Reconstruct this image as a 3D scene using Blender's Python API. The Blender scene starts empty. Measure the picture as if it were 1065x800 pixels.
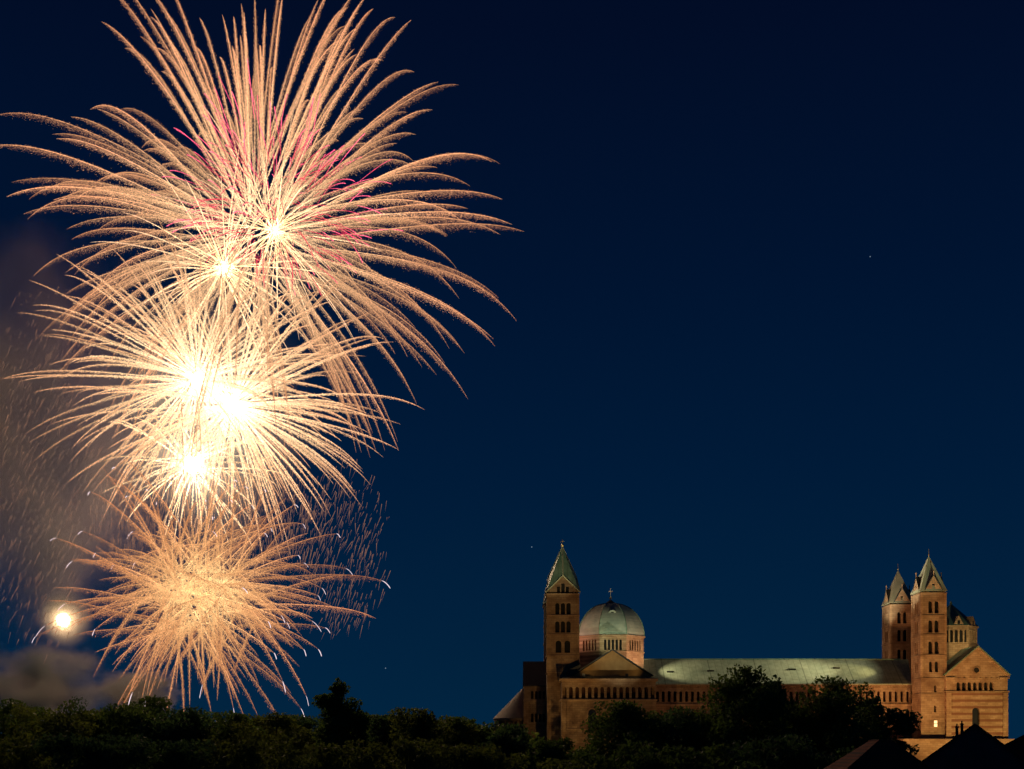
import bpy, math, random
import numpy as np
from mathutils import Vector, Matrix
R = math.radians
rng = np.random.default_rng(7)
random.seed(5)
sc = bpy.context.scene
C = sc.collection

# ------------------------------------------------------------------ camera, world, exposure
D0, FPX, CX, HY, EYE = 345.0, 1380.0, 532.5, 780.0, 17.0
cam = bpy.data.cameras.new('camera'); co = bpy.data.objects.new('camera', cam); C.objects.link(co)
co.location = (0, -D0, EYE); co.rotation_euler = (R(90), 0, 0)
cam.sensor_fit = 'HORIZONTAL'; cam.sensor_width = 36; cam.lens = 36*FPX/1065
cam.shift_y = (HY-400)/1065
cam.clip_start = 1; cam.clip_end = 9000
sc.camera = co

w = bpy.data.worlds.new('World'); sc.world = w; w.use_nodes = True
nt = w.node_tree; N = nt.nodes; L = nt.links
for n in list(N): N.remove(n)
out = N.new('ShaderNodeOutputWorld'); bg = N.new('ShaderNodeBackground')
tc = N.new('ShaderNodeTexCoord'); sep = N.new('ShaderNodeSeparateXYZ'); rp = N.new('ShaderNodeValToRGB')
L.new(tc.outputs['Generated'], sep.inputs[0]); L.new(sep.outputs['Z'], rp.inputs[0])
L.new(rp.outputs[0], bg.inputs[0]); L.new(bg.outputs[0], out.inputs[0])
cr = rp.color_ramp
def lin(r, g, b): return tuple(((c/255)/12.92 if c/255 <= .04045 else ((c/255+.055)/1.055)**2.4) for c in (r, g, b)) + (1,)
# after-dusk sky: a little lighter and greener above the horizon, deep navy overhead
stops = [(0.0, (2, 37, 64)), (.09, (2, 33, 61)), (.2, (1, 27, 56)), (.33, (1, 20, 48)), (.48, (2, 13, 38)), (1.0, (1, 6, 20))]
while len(cr.elements) > 1: cr.elements.remove(cr.elements[-1])
cr.elements[0].position = stops[0][0]; cr.elements[0].color = lin(*stops[0][1])
for p, c in stops[1:]:
    e = cr.elements.new(p); e.color = lin(*c)
bg.inputs[1].default_value = 1.0
sc.view_settings.view_transform = 'Standard'; sc.view_settings.look = 'None'
sc.view_settings.exposure = 0; sc.view_settings.gamma = 1; sc.view_settings.use_curve_mapping = False
cy = sc.cycles
cy.use_denoising = True
cy.max_bounces = 4; cy.diffuse_bounces = 2; cy.glossy_bounces = 2; cy.transparent_max_bounces = 8; cy.volume_bounces = 0
cy.volume_step_rate = 1.0; cy.volume_max_steps = 64
cy.sample_clamp_indirect = 4

def X(px, Y): return (px-CX)*(D0+Y)/FPX
def Z(py, Y): return EYE+(HY-py)*(D0+Y)/FPX
def P(px, py, Y): return Vector((X(px, Y), Y, Z(py, Y)))

# ------------------------------------------------------------------ materials
def mat(name):
    m = bpy.data.materials.new(name); m.use_nodes = True
    return m, m.node_tree, m.node_tree.nodes['Principled BSDF']
def noise(nt, vec, scale, detail=4):
    n = nt.nodes.new('ShaderNodeTexNoise'); n.inputs['Scale'].default_value = scale; n.inputs['Detail'].default_value = detail
    nt.links.new(vec, n.inputs['Vector']); return n.outputs['Fac']
def ramp(nt, fac, cols):
    r = nt.nodes.new('ShaderNodeValToRGB'); nt.links.new(fac, r.inputs[0])
    e = r.color_ramp.elements; e[0].position, e[0].color = cols[0][0], (*cols[0][1], 1); e[1].position, e[1].color = cols[-1][0], (*cols[-1][1], 1)
    for p, c in cols[1:-1]:
        q = e.new(p); q.color = (*c, 1)
    return r.outputs[0]
def mixc(nt, fac, a, b, mode='MIX'):
    m = nt.nodes.new('ShaderNodeMix'); m.data_type = 'RGBA'; m.blend_type = mode
    for i, v in ((0, fac), (6, a), (7, b)):
        if isinstance(v, (int, float)): m.inputs[i].default_value = v
        elif isinstance(v, tuple): m.inputs[i].default_value = (*v, 1) if len(v) == 3 else v
        else: nt.links.new(v, m.inputs[i])
    return m.outputs[2]
def bump(nt, bs, h, s, d=.1):
    b = nt.nodes.new('ShaderNodeBump'); b.inputs['Strength'].default_value = s; b.inputs['Distance'].default_value = d
    nt.links.new(h, b.inputs['Height']); nt.links.new(b.outputs[0], bs.inputs['Normal'])

def stone(name, c1, c2, c3, striped=False):
    m, nt, bs = mat(name)
    tc = nt.nodes.new('ShaderNodeTexCoord'); v = tc.outputs['Object']
    col = ramp(nt, noise(nt, v, .35, 6), [(.3, c1), (.5, c2), (.72, c3)])
    # courses of ashlar: (x+y, z) mapped brick
    sp = nt.nodes.new('ShaderNodeSeparateXYZ'); nt.links.new(v, sp.inputs[0])
    ad = nt.nodes.new('ShaderNodeMath'); nt.links.new(sp.outputs[0], ad.inputs[0]); nt.links.new(sp.outputs[1], ad.inputs[1])
    cb = nt.nodes.new('ShaderNodeCombineXYZ'); nt.links.new(ad.outputs[0], cb.inputs[0]); nt.links.new(sp.outputs[2], cb.inputs[1])
    bk = nt.nodes.new('ShaderNodeTexBrick'); nt.links.new(cb.outputs[0], bk.inputs['Vector'])
    bk.inputs['Scale'].default_value = 1; bk.inputs['Brick Width'].default_value = 1.3; bk.inputs['Row Height'].default_value = .55
    bk.inputs['Mortar Size'].default_value = .03; bk.inputs['Color1'].default_value = (1, 1, 1, 1); bk.inputs['Color2'].default_value = (.62, .58, .54, 1)
    bk.inputs['Mortar'].default_value = (.4, .37, .33, 1)
    col = mixc(nt, .75, col, bk.outputs['Color'], 'MULTIPLY')
    if striped:
        md = nt.nodes.new('ShaderNodeMath'); md.operation = 'PINGPONG'; md.inputs[1].default_value = .85; nt.links.new(sp.outputs[2], md.inputs[0])
        st = nt.nodes.new('ShaderNodeMath'); st.operation = 'GREATER_THAN'; st.inputs[1].default_value = .52; nt.links.new(md.outputs[0], st.inputs[0])
        ns = nt.nodes.new('ShaderNodeMath'); ns.operation = 'MULTIPLY'; ns.inputs[1].default_value = .8; nt.links.new(st.outputs[0], ns.inputs[0])
        col = mixc(nt, ns.outputs[0], col, (.20, .075, .04))
    nt.links.new(col, bs.inputs['Base Color']); bs.inputs['Roughness'].default_value = .9
    bump(nt, bs, bk.outputs['Fac'], .4, -.05)
    return m
STONE = stone('sandstone', (.25, .145, .08), (.36, .235, .135), (.46, .33, .20))
STONEP = stone('pale_sandstone', (.34, .2, .11), (.46, .3, .17), (.55, .38, .24))
STONES = stone('banded_sandstone', (.40, .25, .13), (.50, .33, .19), (.55, .38, .23), True)
def simple(name, a, b, scale=1, rough=.8, metal=0):
    m, nt, bs = mat(name); v = nt.nodes.new('ShaderNodeTexCoord').outputs['Object']
    nt.links.new(ramp(nt, noise(nt, v, scale, 5), [(.3, a), (.7, b)]), bs.inputs['Base Color'])
    bs.inputs['Roughness'].default_value = rough; bs.inputs['Metallic'].default_value = metal
    return m
def roofm(name, a, b, axis, pitch, seam=.05, dark=.5, rough=.5):
    m, nt, bs = mat(name); v = nt.nodes.new('ShaderNodeTexCoord').outputs['Object']
    col = ramp(nt, noise(nt, v, .25, 6), [(.3, a), (.7, b)])
    col = mixc(nt, .5, col, ramp(nt, noise(nt, v, .9, 8), [(.35, (.5, .5, .45)), (.6, (1, 1, 1))]), 'MULTIPLY')
    sp = nt.nodes.new('ShaderNodeSeparateXYZ'); nt.links.new(v, sp.inputs[0])
    for (ax, pi, se) in ((axis, pitch, seam), (axis, pitch*7, seam*2.4)):
        md = nt.nodes.new('ShaderNodeMath'); md.operation = 'PINGPONG'; md.inputs[1].default_value = pi; nt.links.new(sp.outputs[ax], md.inputs[0])
        ls = nt.nodes.new('ShaderNodeMath'); ls.operation = 'LESS_THAN'; ls.inputs[1].default_value = se; nt.links.new(md.outputs[0], ls.inputs[0])
        sm = nt.nodes.new('ShaderNodeMath'); sm.operation = 'MULTIPLY'; sm.inputs[1].default_value = dark; nt.links.new(ls.outputs[0], sm.inputs[0])
        col = mixc(nt, sm.outputs[0], col, (.03, .035, .03))
    nt.links.new(col, bs.inputs['Base Color']); bs.inputs['Roughness'].default_value = rough
    return m
COPPER = roofm('weathered_copper', (.26, .31, .22), (.40, .44, .31), 0, .9)
COPPERD = roofm('green_copper', (.12, .25, .18), (.24, .34, .24), 0, .6)
SLATE = simple('dark_slate', (.03, .035, .035), (.06, .065, .06), 2, .6)
PALEROOF = simple('pale_helm_copper', (.36, .38, .26), (.5, .5, .34), .6, .6)
TILE = roofm('red_clay_tile', (.30, .055, .02), (.42, .09, .03), 2, .17, .05, .6, .85)
DARKTILE = roofm('dark_clay_tile', (.06, .04, .03), (.10, .06, .045), 2, .17, .05, .6, .85)
VOID = simple('dark_opening', (.006, .006, .006), (.012, .011, .01), 1, .9)  # near-black colour stands in for the unlit interior behind openings
GLASS = simple('dark_window_glass', (.015, .02, .022), (.03, .035, .035), .5, .2)
GOLD = simple('gilded_metal', (.6, .45, .2), (.7, .55, .3), 3, .35, .9)
PLASTER = simple('grimy_plaster', (.10, .08, .08), (.16, .13, .12), .7, .9)
REDPL = simple('dull_red_brick', (.12, .035, .03), (.17, .05, .04), .9, .9)
CHIM = simple('chimney_brick', (.12, .05, .035), (.18, .07, .05), 3, .9)
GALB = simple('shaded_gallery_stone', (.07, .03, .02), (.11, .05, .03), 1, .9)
BARK = simple('bark', (.03, .022, .015), (.06, .045, .03), 2, .9)
GRASS = simple('meadow_ground', (.02, .03, .01), (.05, .05, .025), .05, .95)
IRON = simple('painted_iron', (.03, .03, .03), (.05, .05, .05), 2, .5)
def leafm(name, a, b):
    m, nt, bs = mat(name); v = nt.nodes.new('ShaderNodeTexCoord').outputs['Object']
    nt.links.new(ramp(nt, noise(nt, v, .5, 3), [(.35, a), (.65, b)]), bs.inputs['Base Color'])
    bs.inputs['Roughness'].default_value = .6
    tr = nt.nodes.new('ShaderNodeBsdfTranslucent'); tr.inputs[0].default_value = (b[0]*1.5, b[1]*1.7, b[2], 1)
    mx = nt.nodes.new('ShaderNodeMixShader'); mx.inputs[0].default_value = .5
    nt.links.new(bs.outputs[0], mx.inputs[1]); nt.links.new(tr.outputs[0], mx.inputs[2]); nt.links.new(mx.outputs[0], nt.nodes['Material Output'].inputs[0])
    return m
LEAF = [leafm('leaves_dark', (.06, .105, .026), (.11, .16, .042)), leafm('leaves_olive', (.10, .115, .026), (.15, .17, .04)), leafm('leaves_cool', (.04, .085, .04), (.07, .12, .055))]
def emit(name, col, s, sampling='NONE'):
    m = bpy.data.materials.new(name); m.use_nodes = True; nt = m.node_tree
    for n in list(nt.nodes): nt.nodes.remove(n)
    o = nt.nodes.new('ShaderNodeOutputMaterial'); e = nt.nodes.new('ShaderNodeEmission')
    e.inputs[0].default_value = (*col, 1); e.inputs[1].default_value = s; nt.links.new(e.outputs[0], o.inputs[0])
    m.cycles.emission_sampling = sampling
    return m
def burn(name, stops):
    """sparks cool as they fly out: emission by distance from the burst centre (object origin), metres"""
    m = emit(name, (1, 1, 1), 1); nt = m.node_tree; e = nt.nodes['Emission'] if 'Emission' in nt.nodes else [n for n in nt.nodes if n.type == 'EMISSION'][0]
    v = nt.nodes.new('ShaderNodeTexCoord').outputs['Object']
    ln = nt.nodes.new('ShaderNodeVectorMath'); ln.operation = 'LENGTH'; nt.links.new(v, ln.inputs[0])
    mr = nt.nodes.new('ShaderNodeMath'); mr.operation = 'DIVIDE'; mr.inputs[1].default_value = 120; nt.links.new(ln.outputs['Value'], mr.inputs[0])
    # brightness varies from spark to spark
    ns = nt.nodes.new('ShaderNodeTexNoise'); ns.inputs['Scale'].default_value = 2.3; ns.inputs['Detail'].default_value = 2; nt.links.new(v, ns.inputs['Vector'])
    cc = ramp(nt, mr.outputs[0], [(p/120, tuple(min(1, x/8) for x in c)) for p, c in stops])
    nt.links.new(cc, e.inputs[0])
    ml = nt.nodes.new('ShaderNodeMapRange'); ml.inputs[1].default_value = .36; ml.inputs[2].default_value = .68; ml.inputs[3].default_value = 3.6; ml.inputs[4].default_value = 11.5
    nt.links.new(ns.outputs['Fac'], ml.inputs[0])
    oi = nt.nodes.new('ShaderNodeObjectInfo'); rv = nt.nodes.new('ShaderNodeMapRange'); rv.inputs[3].default_value = .62; rv.inputs[4].default_value = 1.25; nt.links.new(oi.outputs['Random'], rv.inputs[0])
    mu = nt.nodes.new('ShaderNodeMath'); mu.operation = 'MULTIPLY'; nt.links.new(ml.outputs[0], mu.inputs[0]); nt.links.new(rv.outputs[0], mu.inputs[1]); nt.links.new(mu.outputs[0], e.inputs[1])
    return m

# ------------------------------------------------------------------ mesh helpers
class MB:
    def __init__(s): s.v = []; s.f = []
    def add(s, vs, fs):
        b = len(s.v); s.v += [tuple(v) for v in vs]; s.f += [tuple(b+i for i in f) for f in fs]; return s
    def box(s, x0, x1, y0, y1, z0, z1):
        return s.add([(x, y, z) for z in (z0, z1) for y in (y0, y1) for x in (x0, x1)],
                     [(0, 2, 3, 1), (4, 5, 7, 6), (0, 1, 5, 4), (2, 6, 7, 3), (0, 4, 6, 2), (1, 3, 7, 5)])
    def prism(s, pts, d):
        n = len(pts); d = Vector(d); vs = [Vector(p) for p in pts]; vs += [v+d for v in vs]
        return s.add(vs, [tuple(range(n-1, -1, -1)), tuple(range(n, 2*n))]+[(i, (i+1) % n, n+(i+1) % n, n+i) for i in range(n)])
    def lathe(s, c, prof, n=16, a0=0, a1=2*math.pi, rot=0):
        full = abs(a1-a0-2*math.pi) < 1e-6; m = n if full else n+1; vs = []
        for r, z in prof:
            for i in range(m):
                a = rot+a0+(a1-a0)*i/n; vs.append((c[0]+r*math.cos(a), c[1]+r*math.sin(a), z))
        fs = [(k*m+i, k*m+(i+1) % m, (k+1)*m+(i+1) % m, (k+1)*m+i) for k in range(len(prof)-1) for i in range(n)]
        return s.add(vs, fs)
    def tube(s, pts, rad, n=6):
        vs = []; 
        for k, p in enumerate(pts):
            p = Vector(p); t = (Vector(pts[min(k+1, len(pts)-1)])-Vector(pts[max(k-1, 0)])).normalized()
            a = t.orthogonal().normalized(); b = t.cross(a); r = rad[k] if isinstance(rad, (list, tuple)) else rad
            for i in range(n):
                q = 2*math.pi*i/n; vs.append(p+a*r*math.cos(q)+b*r*math.sin(q))
        return s.add(vs, [(k*n+i, k*n+(i+1) % n, (k+1)*n+(i+1) % n, (k+1)*n+i) for k in range(len(pts)-1) for i in range(n)]+[tuple(range(n-1, -1, -1)), tuple(len(vs)-n+i for i in range(n))])
    def build(s, name, m, parent=None, smooth=False, loc=None):
        me = bpy.data.meshes.new(name); org = Vector(loc) if loc is not None else (wloc(parent) if parent else Vector((0, 0, 0)))
        me.from_pydata([Vector(v)-org for v in s.v], [], s.f); me.materials.append(m)
        if smooth: me.polygons.foreach_set('use_smooth', [True]*len(me.polygons))
        o = bpy.data.objects.new(name, me); C.objects.link(o)
        if parent: o.parent = parent; o.location = org-wloc(parent)
        else: o.location = org
        return o
def wloc(o):
    v = Vector((0, 0, 0))
    while o: v += o.location; o = o.parent
    return v
def thing(name, label, cat, loc, group=None):
    o = bpy.data.objects.new(name, None); C.objects.link(o); o.location = loc; o['label'] = label; o['category'] = cat
    if group: o['group'] = group
    return o
def tag(o, label=None, cat=None, group=None, kind=None):
    if label: o['label'] = label
    if cat: o['category'] = cat
    if group: o['group'] = group
    if kind: o['kind'] = kind
    return o
def fastmesh(name, verts, faces, m, parent=None, quads=False):
    """numpy verts (n,3) local to the parent, faces (k,3|4)"""
    me = bpy.data.meshes.new(name); k = faces.shape[1]
    me.vertices.add(len(verts)); me.vertices.foreach_set('co', np.asarray(verts, np.float32).ravel())
    me.loops.add(faces.size); me.loops.foreach_set('vertex_index', faces.astype(np.int32).ravel())
    me.polygons.add(len(faces)); me.polygons.foreach_set('loop_start', np.arange(0, faces.size, k, dtype=np.int32))
    me.polygons.foreach_set('loop_total', np.full(len(faces), k, np.int32)); me.update(calc_edges=True)
    me.materials.append(m); o = bpy.data.objects.new(name, me); C.objects.link(o)
    if parent: o.parent = parent
    return o

def arch_top(mb, O, u, n, uc, wd, zs, ztop, t, seg=7):
    """solid spandrel over a round arch of width wd springing at zs up to ztop, centred at uc"""
    r = wd/2
    for i in range(seg):
        a, b = math.pi*i/seg, math.pi*(i+1)/seg
        p = [(uc+r*math.cos(a), zs+r*math.sin(a)), (uc+r*math.cos(a), ztop), (uc+r*math.cos(b), ztop), (uc+r*math.cos(b), zs+r*math.sin(b))]
        mb.prism([Vector(O)+u*q[0]+Vector((0, 0, q[1])) for q in p], n*(-t))
def wall(mb, O, u, n, W, z0, z1, rows, t=.8):
    """a wall plate with round-arched openings; rows = [(zbottom, ztop, [(uc, width), ...])] from low to high.  O at z = 0"""
    O = Vector(O); u = Vector(u); n = Vector(n)
    def rect(a, b, c, d):
        if b-a > 1e-4 and d-c > 1e-4:
            mb.prism([O+u*a+Vector((0, 0, c)), O+u*b+Vector((0, 0, c)), O+u*b+Vector((0, 0, d)), O+u*a+Vector((0, 0, d))], n*(-t))
    z = z0
    for (zb, zt, ops) in sorted(rows):
        rect(0, W, z, zb); x = 0
        for uc, wd in sorted(ops):
            rect(x, uc-wd/2, zb, zt); arch_top(mb, O, u, n, uc, wd, zt-wd/2-.001, zt, t); x = uc+wd/2
        rect(x, W, zb, zt); z = zt
    rect(0, W, z, z1)
def window(parent, O, u, n, ops, zb, zt, t, m=None, name='window', cols=True):
    """the dark back of a group of openings, with the slim colonnettes between them"""
    O = Vector(O); u = Vector(u); n = Vector(n); mb = MB(); m = m or VOID
    a = min(q[0]-q[1]/2 for q in ops)-.1; b = max(q[0]+q[1]/2 for q in ops)+.1
    mb.prism([O+u*a-n*t+Vector((0, 0, zb-.1)), O+u*b-n*t+Vector((0, 0, zb-.1)), O+u*b-n*t+Vector((0, 0, zt+.1)), O+u*a-n*t+Vector((0, 0, zt+.1))], n*-.2)
    return mb.build(name, m, parent)

ux, uy = Vector((1, 0, 0)), Vector((0, 1, 0))
def four_sides(x0, x1, y0, y1, t):
    """(origin, u, n, width) of N, S, E, W walls of a box; side walls fit between the long ones"""
    return [(Vector((x0, y0, 0)), ux, -uy, x1-x0), (Vector((x1, y1, 0)), -ux, uy, x1-x0),
            (Vector((x0, y1-t, 0)), -uy, -ux, y1-y0-2*t), (Vector((x1, y0+t, 0)), uy, ux, y1-y0-2*t)]
def cornice(mb, x0, x1, y0, y1, z, h=.5, p=.45):
    mb.box(x0-p, x1+p, y0-p, y0-.003, z, z+h); mb.box(x0-p, x1+p, y1+.003, y1+p, z, z+h)
    mb.box(x0-p, x0-.003, y0-.002, y1+.002, z+.002, z+h-.002); mb.box(x1+.003, x1+p, y0-.002, y1+.002, z+.002, z+h-.002)
def cross(parent, x, y, z, h=3, m=None, name='cross'):
    mb = MB(); mb.tube([(x, y, z-.6), (x, y, z+h)], .09, 6)
    mb.tube([(x-h*.22, y, z+h*.72), (x+h*.22, y, z+h*.72)], .08, 6)
    mb.lathe((x, y), [(.01, z-.05), (.3, z+.1), (.42, z+.4), (.3, z+.7), (.01, z+.85)], 10)
    return mb.build(name, m or GOLD, parent)

# ------------------------------------------------------------------ ground
mb = MB(); mb.add([(-2500, -900, 0), (2500, -900, 0), (2500, 3500, 0), (-2500, 3500, 0)], [(0, 1, 2, 3)])
tag(mb.build('ground', GRASS), kind='structure')

# ------------------------------------------------------------------ cathedral
cath = thing('cathedral', 'long floodlit Romanesque sandstone cathedral with domes, four towers and pale green roof', 'cathedral', (66, 18, 0))

# --- nave
NX0, NX1 = 36.5, X(958, 0)
nz_e = Z(711, 9); nz_r = Z(686, 18)
mb = MB(); zc = Z(733.5, 9); gz0, gz1 = Z(730, 9), Z(719, 9)
W = NX1-NX0; bay = 1.55; nb = int(W/bay); bay = W/nb
gal = [(bay*(i+.5), bay*.5) for i in range(nb)]
clw = [(5+9.2*i, 2.6) for i in range(7)]
wall(mb, (NX0, 9, 0), ux, -uy, W, 0, nz_e, [(Z(768, 9), Z(741, 9), clw), (gz0, gz1, gal)], 1.0)
mb.box(NX0, NX1, 26, 27, 0, nz_e)
nave = mb.build('nave_wall', STONE, cath)
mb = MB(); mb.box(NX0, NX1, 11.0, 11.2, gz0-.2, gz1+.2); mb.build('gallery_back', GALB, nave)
for q in clw: window(nave, (NX0, 9, 0), ux, -uy, [q], Z(768, 9), Z(741, 9), .7, GLASS)
mb = MB(); mb.box(NX0, NX1, 8.55, 8.997, zc-.15, zc+.35); mb.build('string_course', STONEP, nave)
mb = MB(); mb.box(NX0, NX1, 8.4, 8.997, nz_e-.75, nz_e-.1)
for i in range(nb*2): x = NX0+bay/2*(i+.25); mb.box(x, x+bay*.22, 8.6, 8.996, nz_e-1.15, nz_e-.752)
mb.build('eave_cornice', STONE, nave)
for i in range(8):
    x = NX0+.4+9.2*i; mb = MB(); mb.box(x-.45, x+.45, 8.6, 8.996, 20, zc-.16); mb.build('pilaster', STONE, nave)
mb = MB()
mb.add([(NX0-9, 7.9, nz_e-.1), (NX1, 7.9, nz_e-.1), (NX1+2, 18, nz_r), (NX0-9, 18, nz_r), (NX1+2, 28.1, nz_e-.1), (NX0-9, 28.1, nz_e-.1),
        (NX0-9, 7.9, nz_e-.35), (NX1, 7.9, nz_e-.35), (NX1+2, 28.1, nz_e-.35), (NX0-9, 28.1, nz_e-.35)],
       [(0, 1, 2, 3), (3, 2, 4, 5), (6, 7, 1, 0), (9, 8, 7, 6), (5, 4, 8, 9), (1, 7, 8, 4, 2), (0, 3, 5, 9, 6)])
nroof = mb.build('nave_roof', COPPER, cath)
mb = MB(); mb.tube([(NX0-3, 18, nz_r+.05), (NX1, 18, nz_r+.05)], .22, 6); mb.build('ridge_cap', COPPERD, nroof)
def onroof(px, py):   # point on the north slope seen at a pixel
    s = (nz_r-nz_e+.1)/(18-7.9)
    k = (HY-py)/FPX   # z = EYE + k*(D0+Y)
    Y = (nz_e-.1-s*7.9-EYE-k*D0)/(k-s); return Vector((X(px, Y), Y, Z(py, Y)))
for px, py in ((697, 699.5), (739, 698.5), (824, 697), (870, 695.5)):
    p = onroof(px, py); mb = MB()
    mb.prism([p+Vector((-.9, -.1, -.05)), p+Vector((.9, -.1, -.05)), p+Vector((.9, -.35, .38)), p+Vector((-.9, -.35, .38))], (0, 1.1, .1))
    h = mb.build('roof_dormer', SLATE, nroof)
# --- aisle
mb = MB(); AZ = 17.2
wall(mb, (NX0, .6, 0), ux, -uy, W, 0, AZ, [(5, 11, [(5+9.2*i, 2.4) for i in range(7)])], .8)
al = mb.build('aisle_wall', STONE, cath)
for i in range(7): window(al, (NX0, .6, 0), ux, -uy, [(5+9.2*i, 2.4)], 5, 11, .6, GLASS)
mb = MB(); mb.prism([(NX0, 0, AZ), (NX0, 8.98, AZ+3), (NX0, 8.98, AZ+2.7), (NX0, 0, AZ-.25)], (W, 0, 0)); mb.build('aisle_roof', COPPERD, cath)

# --- towers
def tower_body(x0, x1, y0, y1, ztop, rows_n, rows_s, z0=0, t=.9):
    mb = MB(); sides = four_sides(x0, x1, y0, y1, t)
    for k, (O, u, n, Wd) in enumerate(sides):
        rr = rows_n if k < 2 else rows_s
        wall(mb, O, u, n, Wd, z0, ztop, [(zb, zt, [(Wd/2+c, w_) for c, w_ in ops]) for zb, zt, ops in rr], t)
    o = mb.build('tower', STONE, cath, loc=((x0+x1)/2, (y0+y1)/2, 0))
    for k, (O, u, n, Wd) in enumerate(sides):
        rr = rows_n if k < 2 else rows_s
        for zb, zt, ops in rr: window(o, O, u, n, [(Wd/2+c, w_) for c, w_ in ops], zb, zt, t*.999)
    return o
tri = lambda s, w_: [(-s, w_), (0, w_), (s, w_)]
# north-east tower
ex0, ex1, ey0, ey1 = X(569, 0), X(602, 0), 0, 8.3
ezt = Z(617, 0)
rows = [(Z(740, 0), Z(734, 0), [(1.9, .7)]), (Z(728, 0), Z(722, 0), [(1.9, .7)]), (Z(679, 0), Z(666, 0), [(-1.15, 1.5), (1.15, 1.5)]), (Z(658, 0), Z(646, 0), tri(1.45, 1.1)), (Z(639, 0), Z(627, 0), tri(1.45, 1.1))]
tE = tower_body(ex0, ex1, ey0, ey1, ezt, rows, rows[2:])
mb = MB()
for py in (700, 683, 661, 641, 618.5):
    cornice(mb, ex0, ex1, ey0, ey1, Z(py, 0), .3, .22)
mb.build('cornice', STONEP, tE)
for sx in (ex0-.14, ex1-.5+.0):
    mb = MB(); mb.box(sx, sx+.64, ey0-.14, ey0-.003, Z(700, 0)+.31, Z(683, 0)-.01)
    for a, b in ((683, 661), (661, 641), (641, 618.5)): mb.box(sx, sx+.64, ey0-.14, ey0-.003, Z(a, 0)+.31, Z(b, 0)-.01)
    mb.build('corner_pilaster', STONE, tE)
# rhombic helm: four gables and four rhombus roof faces
def helm(par, x0, x1, y0, y1, ze, zg, zt, mroof, mgab, gops):
    xc, yc = (x0+x1)/2, (y0+y1)/2; o = .25; ln = .75
    mb = MB()
    mb.add([(x0-o, y0-o, ze), (x1+o, y0-o, ze), (x1+o, y1+o, ze), (x0-o, y1+o, ze), (xc, y0-o+ln, zg), (x1+o-ln, yc, zg), (xc, y1+o-ln, zg), (x0-o+ln, yc, zg), (xc, yc, zt)],
           [(1, 5, 8, 4), (2, 6, 8, 5), (3, 7, 8, 6), (0, 4, 8, 7)])
    rf = mb.build('tower_roof', mroof, par)
    ro = mb.v
    mb = MB()
    for a, b in ((0, 4), (4, 1), (1, 5), (5, 2), (2, 6), (6, 3), (3, 7), (7, 0), (4, 8), (5, 8), (6, 8), (7, 8)):
        mb.tube([ro[a], ro[b]], .22, 5)
    mb.build('roof_rim', PALEROOF, rf)
    t = .5
    for O, u, n, Wd in ((Vector((x0, y0, 0)), ux, -uy, x1-x0), (Vector((x1, y1, 0)), -ux, uy, x1-x0), (Vector((x0, y1, 0)), -uy, -ux, y1-y0), (Vector((x1, y0, 0)), uy, ux, y1-y0)):
        mb = MB(); hw = Wd/2; sl = (zg-ze)/hw
        # gable wall with a stepped triple opening
        xs = []; 
        for c, w_, h in gops: xs += [(c-w_/2, c+w_/2, h)]
        cuts = sorted({-hw+.3, hw-.3, 0.0} | {q for a, b, h in xs for q in (a, b)})
        for a, b in zip(cuts, cuts[1:]):
            hole = [h for p, q, h in xs if p-1e-6 <= a and b <= q+1e-6]
            lo = ze+.001+(hole[0] if hole else 0)
            za, zb_ = zg-.15-abs(a)*sl, zg-.15-abs(b)*sl
            mb.prism([O+u*(hw+a)+Vector((0, 0, lo)), O+u*(hw+b)+Vector((0, 0, lo)), O+u*(hw+b)+Vector((0, 0, max(zb_, lo+.01))), O+u*(hw+a)+Vector((0, 0, max(za, lo+.01)))], n*-t)
        def lean(mb): mb.v = [tuple(Vector(v)-n*ln*max(0, (v[2]-ze)/(zg-ze))) for v in mb.v]
        lean(mb); g = mb.build('gable', mgab, par)
        mb = MB(); mb.prism([O+u*.4-n*.55+Vector((0, 0, ze)), O+u*(Wd-.4)-n*.55+Vector((0, 0, ze)), O+u*hw-n*.55+Vector((0, 0, zg-.6))], n*-.1)
        lean(mb); mb.build('opening', VOID, g)
    return rf
rf = helm(tE, ex0, ex1, ey0, ey1, ezt+.31, Z(598, 0), Z(569, 4), COPPERD, STONE, [(-1.15, .8, 1.5), (0, .9, 2.3), (1.15, .8, 1.5)])
cross(tE, (ex0+ex1)/2, 4.15, Z(569, 4), 2.0)

# north-west tower
wx0, wx1, wy0, wy1 = X(958, 0), X(984, 0), 0, 8.2
wzt = Z(616, 0)
rows = [(Z(741, 0), Z(734, 0), [(.4, .6)]), (Z(720, 0), Z(713, 0), [(.4, .6)]), (Z(699, 0), Z(688, 0), [(-.75, .85), (.75, .85)]), (Z(680, 0), Z(667, 0), [(-.8, 1.1), (.8, 1.1)]), (Z(658, 0), Z(645, 0), [(-.8, 1.1), (.8, 1.1)]), (Z(638, 0), Z(625, 0), [(-.8, 1.1), (.8, 1.1)])]
tW = tower_body(wx0, wx1, wy0, wy1, wzt, rows, rows[2:])
mb = MB()
for py in (722.5, 706, 682, 661, 641, 617.5): cornice(mb, wx0, wx1, wy0, wy1, Z(py, 0), .3, .2)
mb.build('cornice', STONE, tW)
seg_ = ((706, 682), (682, 661), (661, 641), (641, 617.5))
for sx in (wx0-.12, wx1-.5):
    mb = MB()
    for a, b in seg_: mb.box(sx, sx+.62, wy0-.12, wy0-.003, Z(a, 0)+.31, Z(b, 0)-.01)
    mb.build('corner_pilaster', STONEP, tW)
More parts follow.
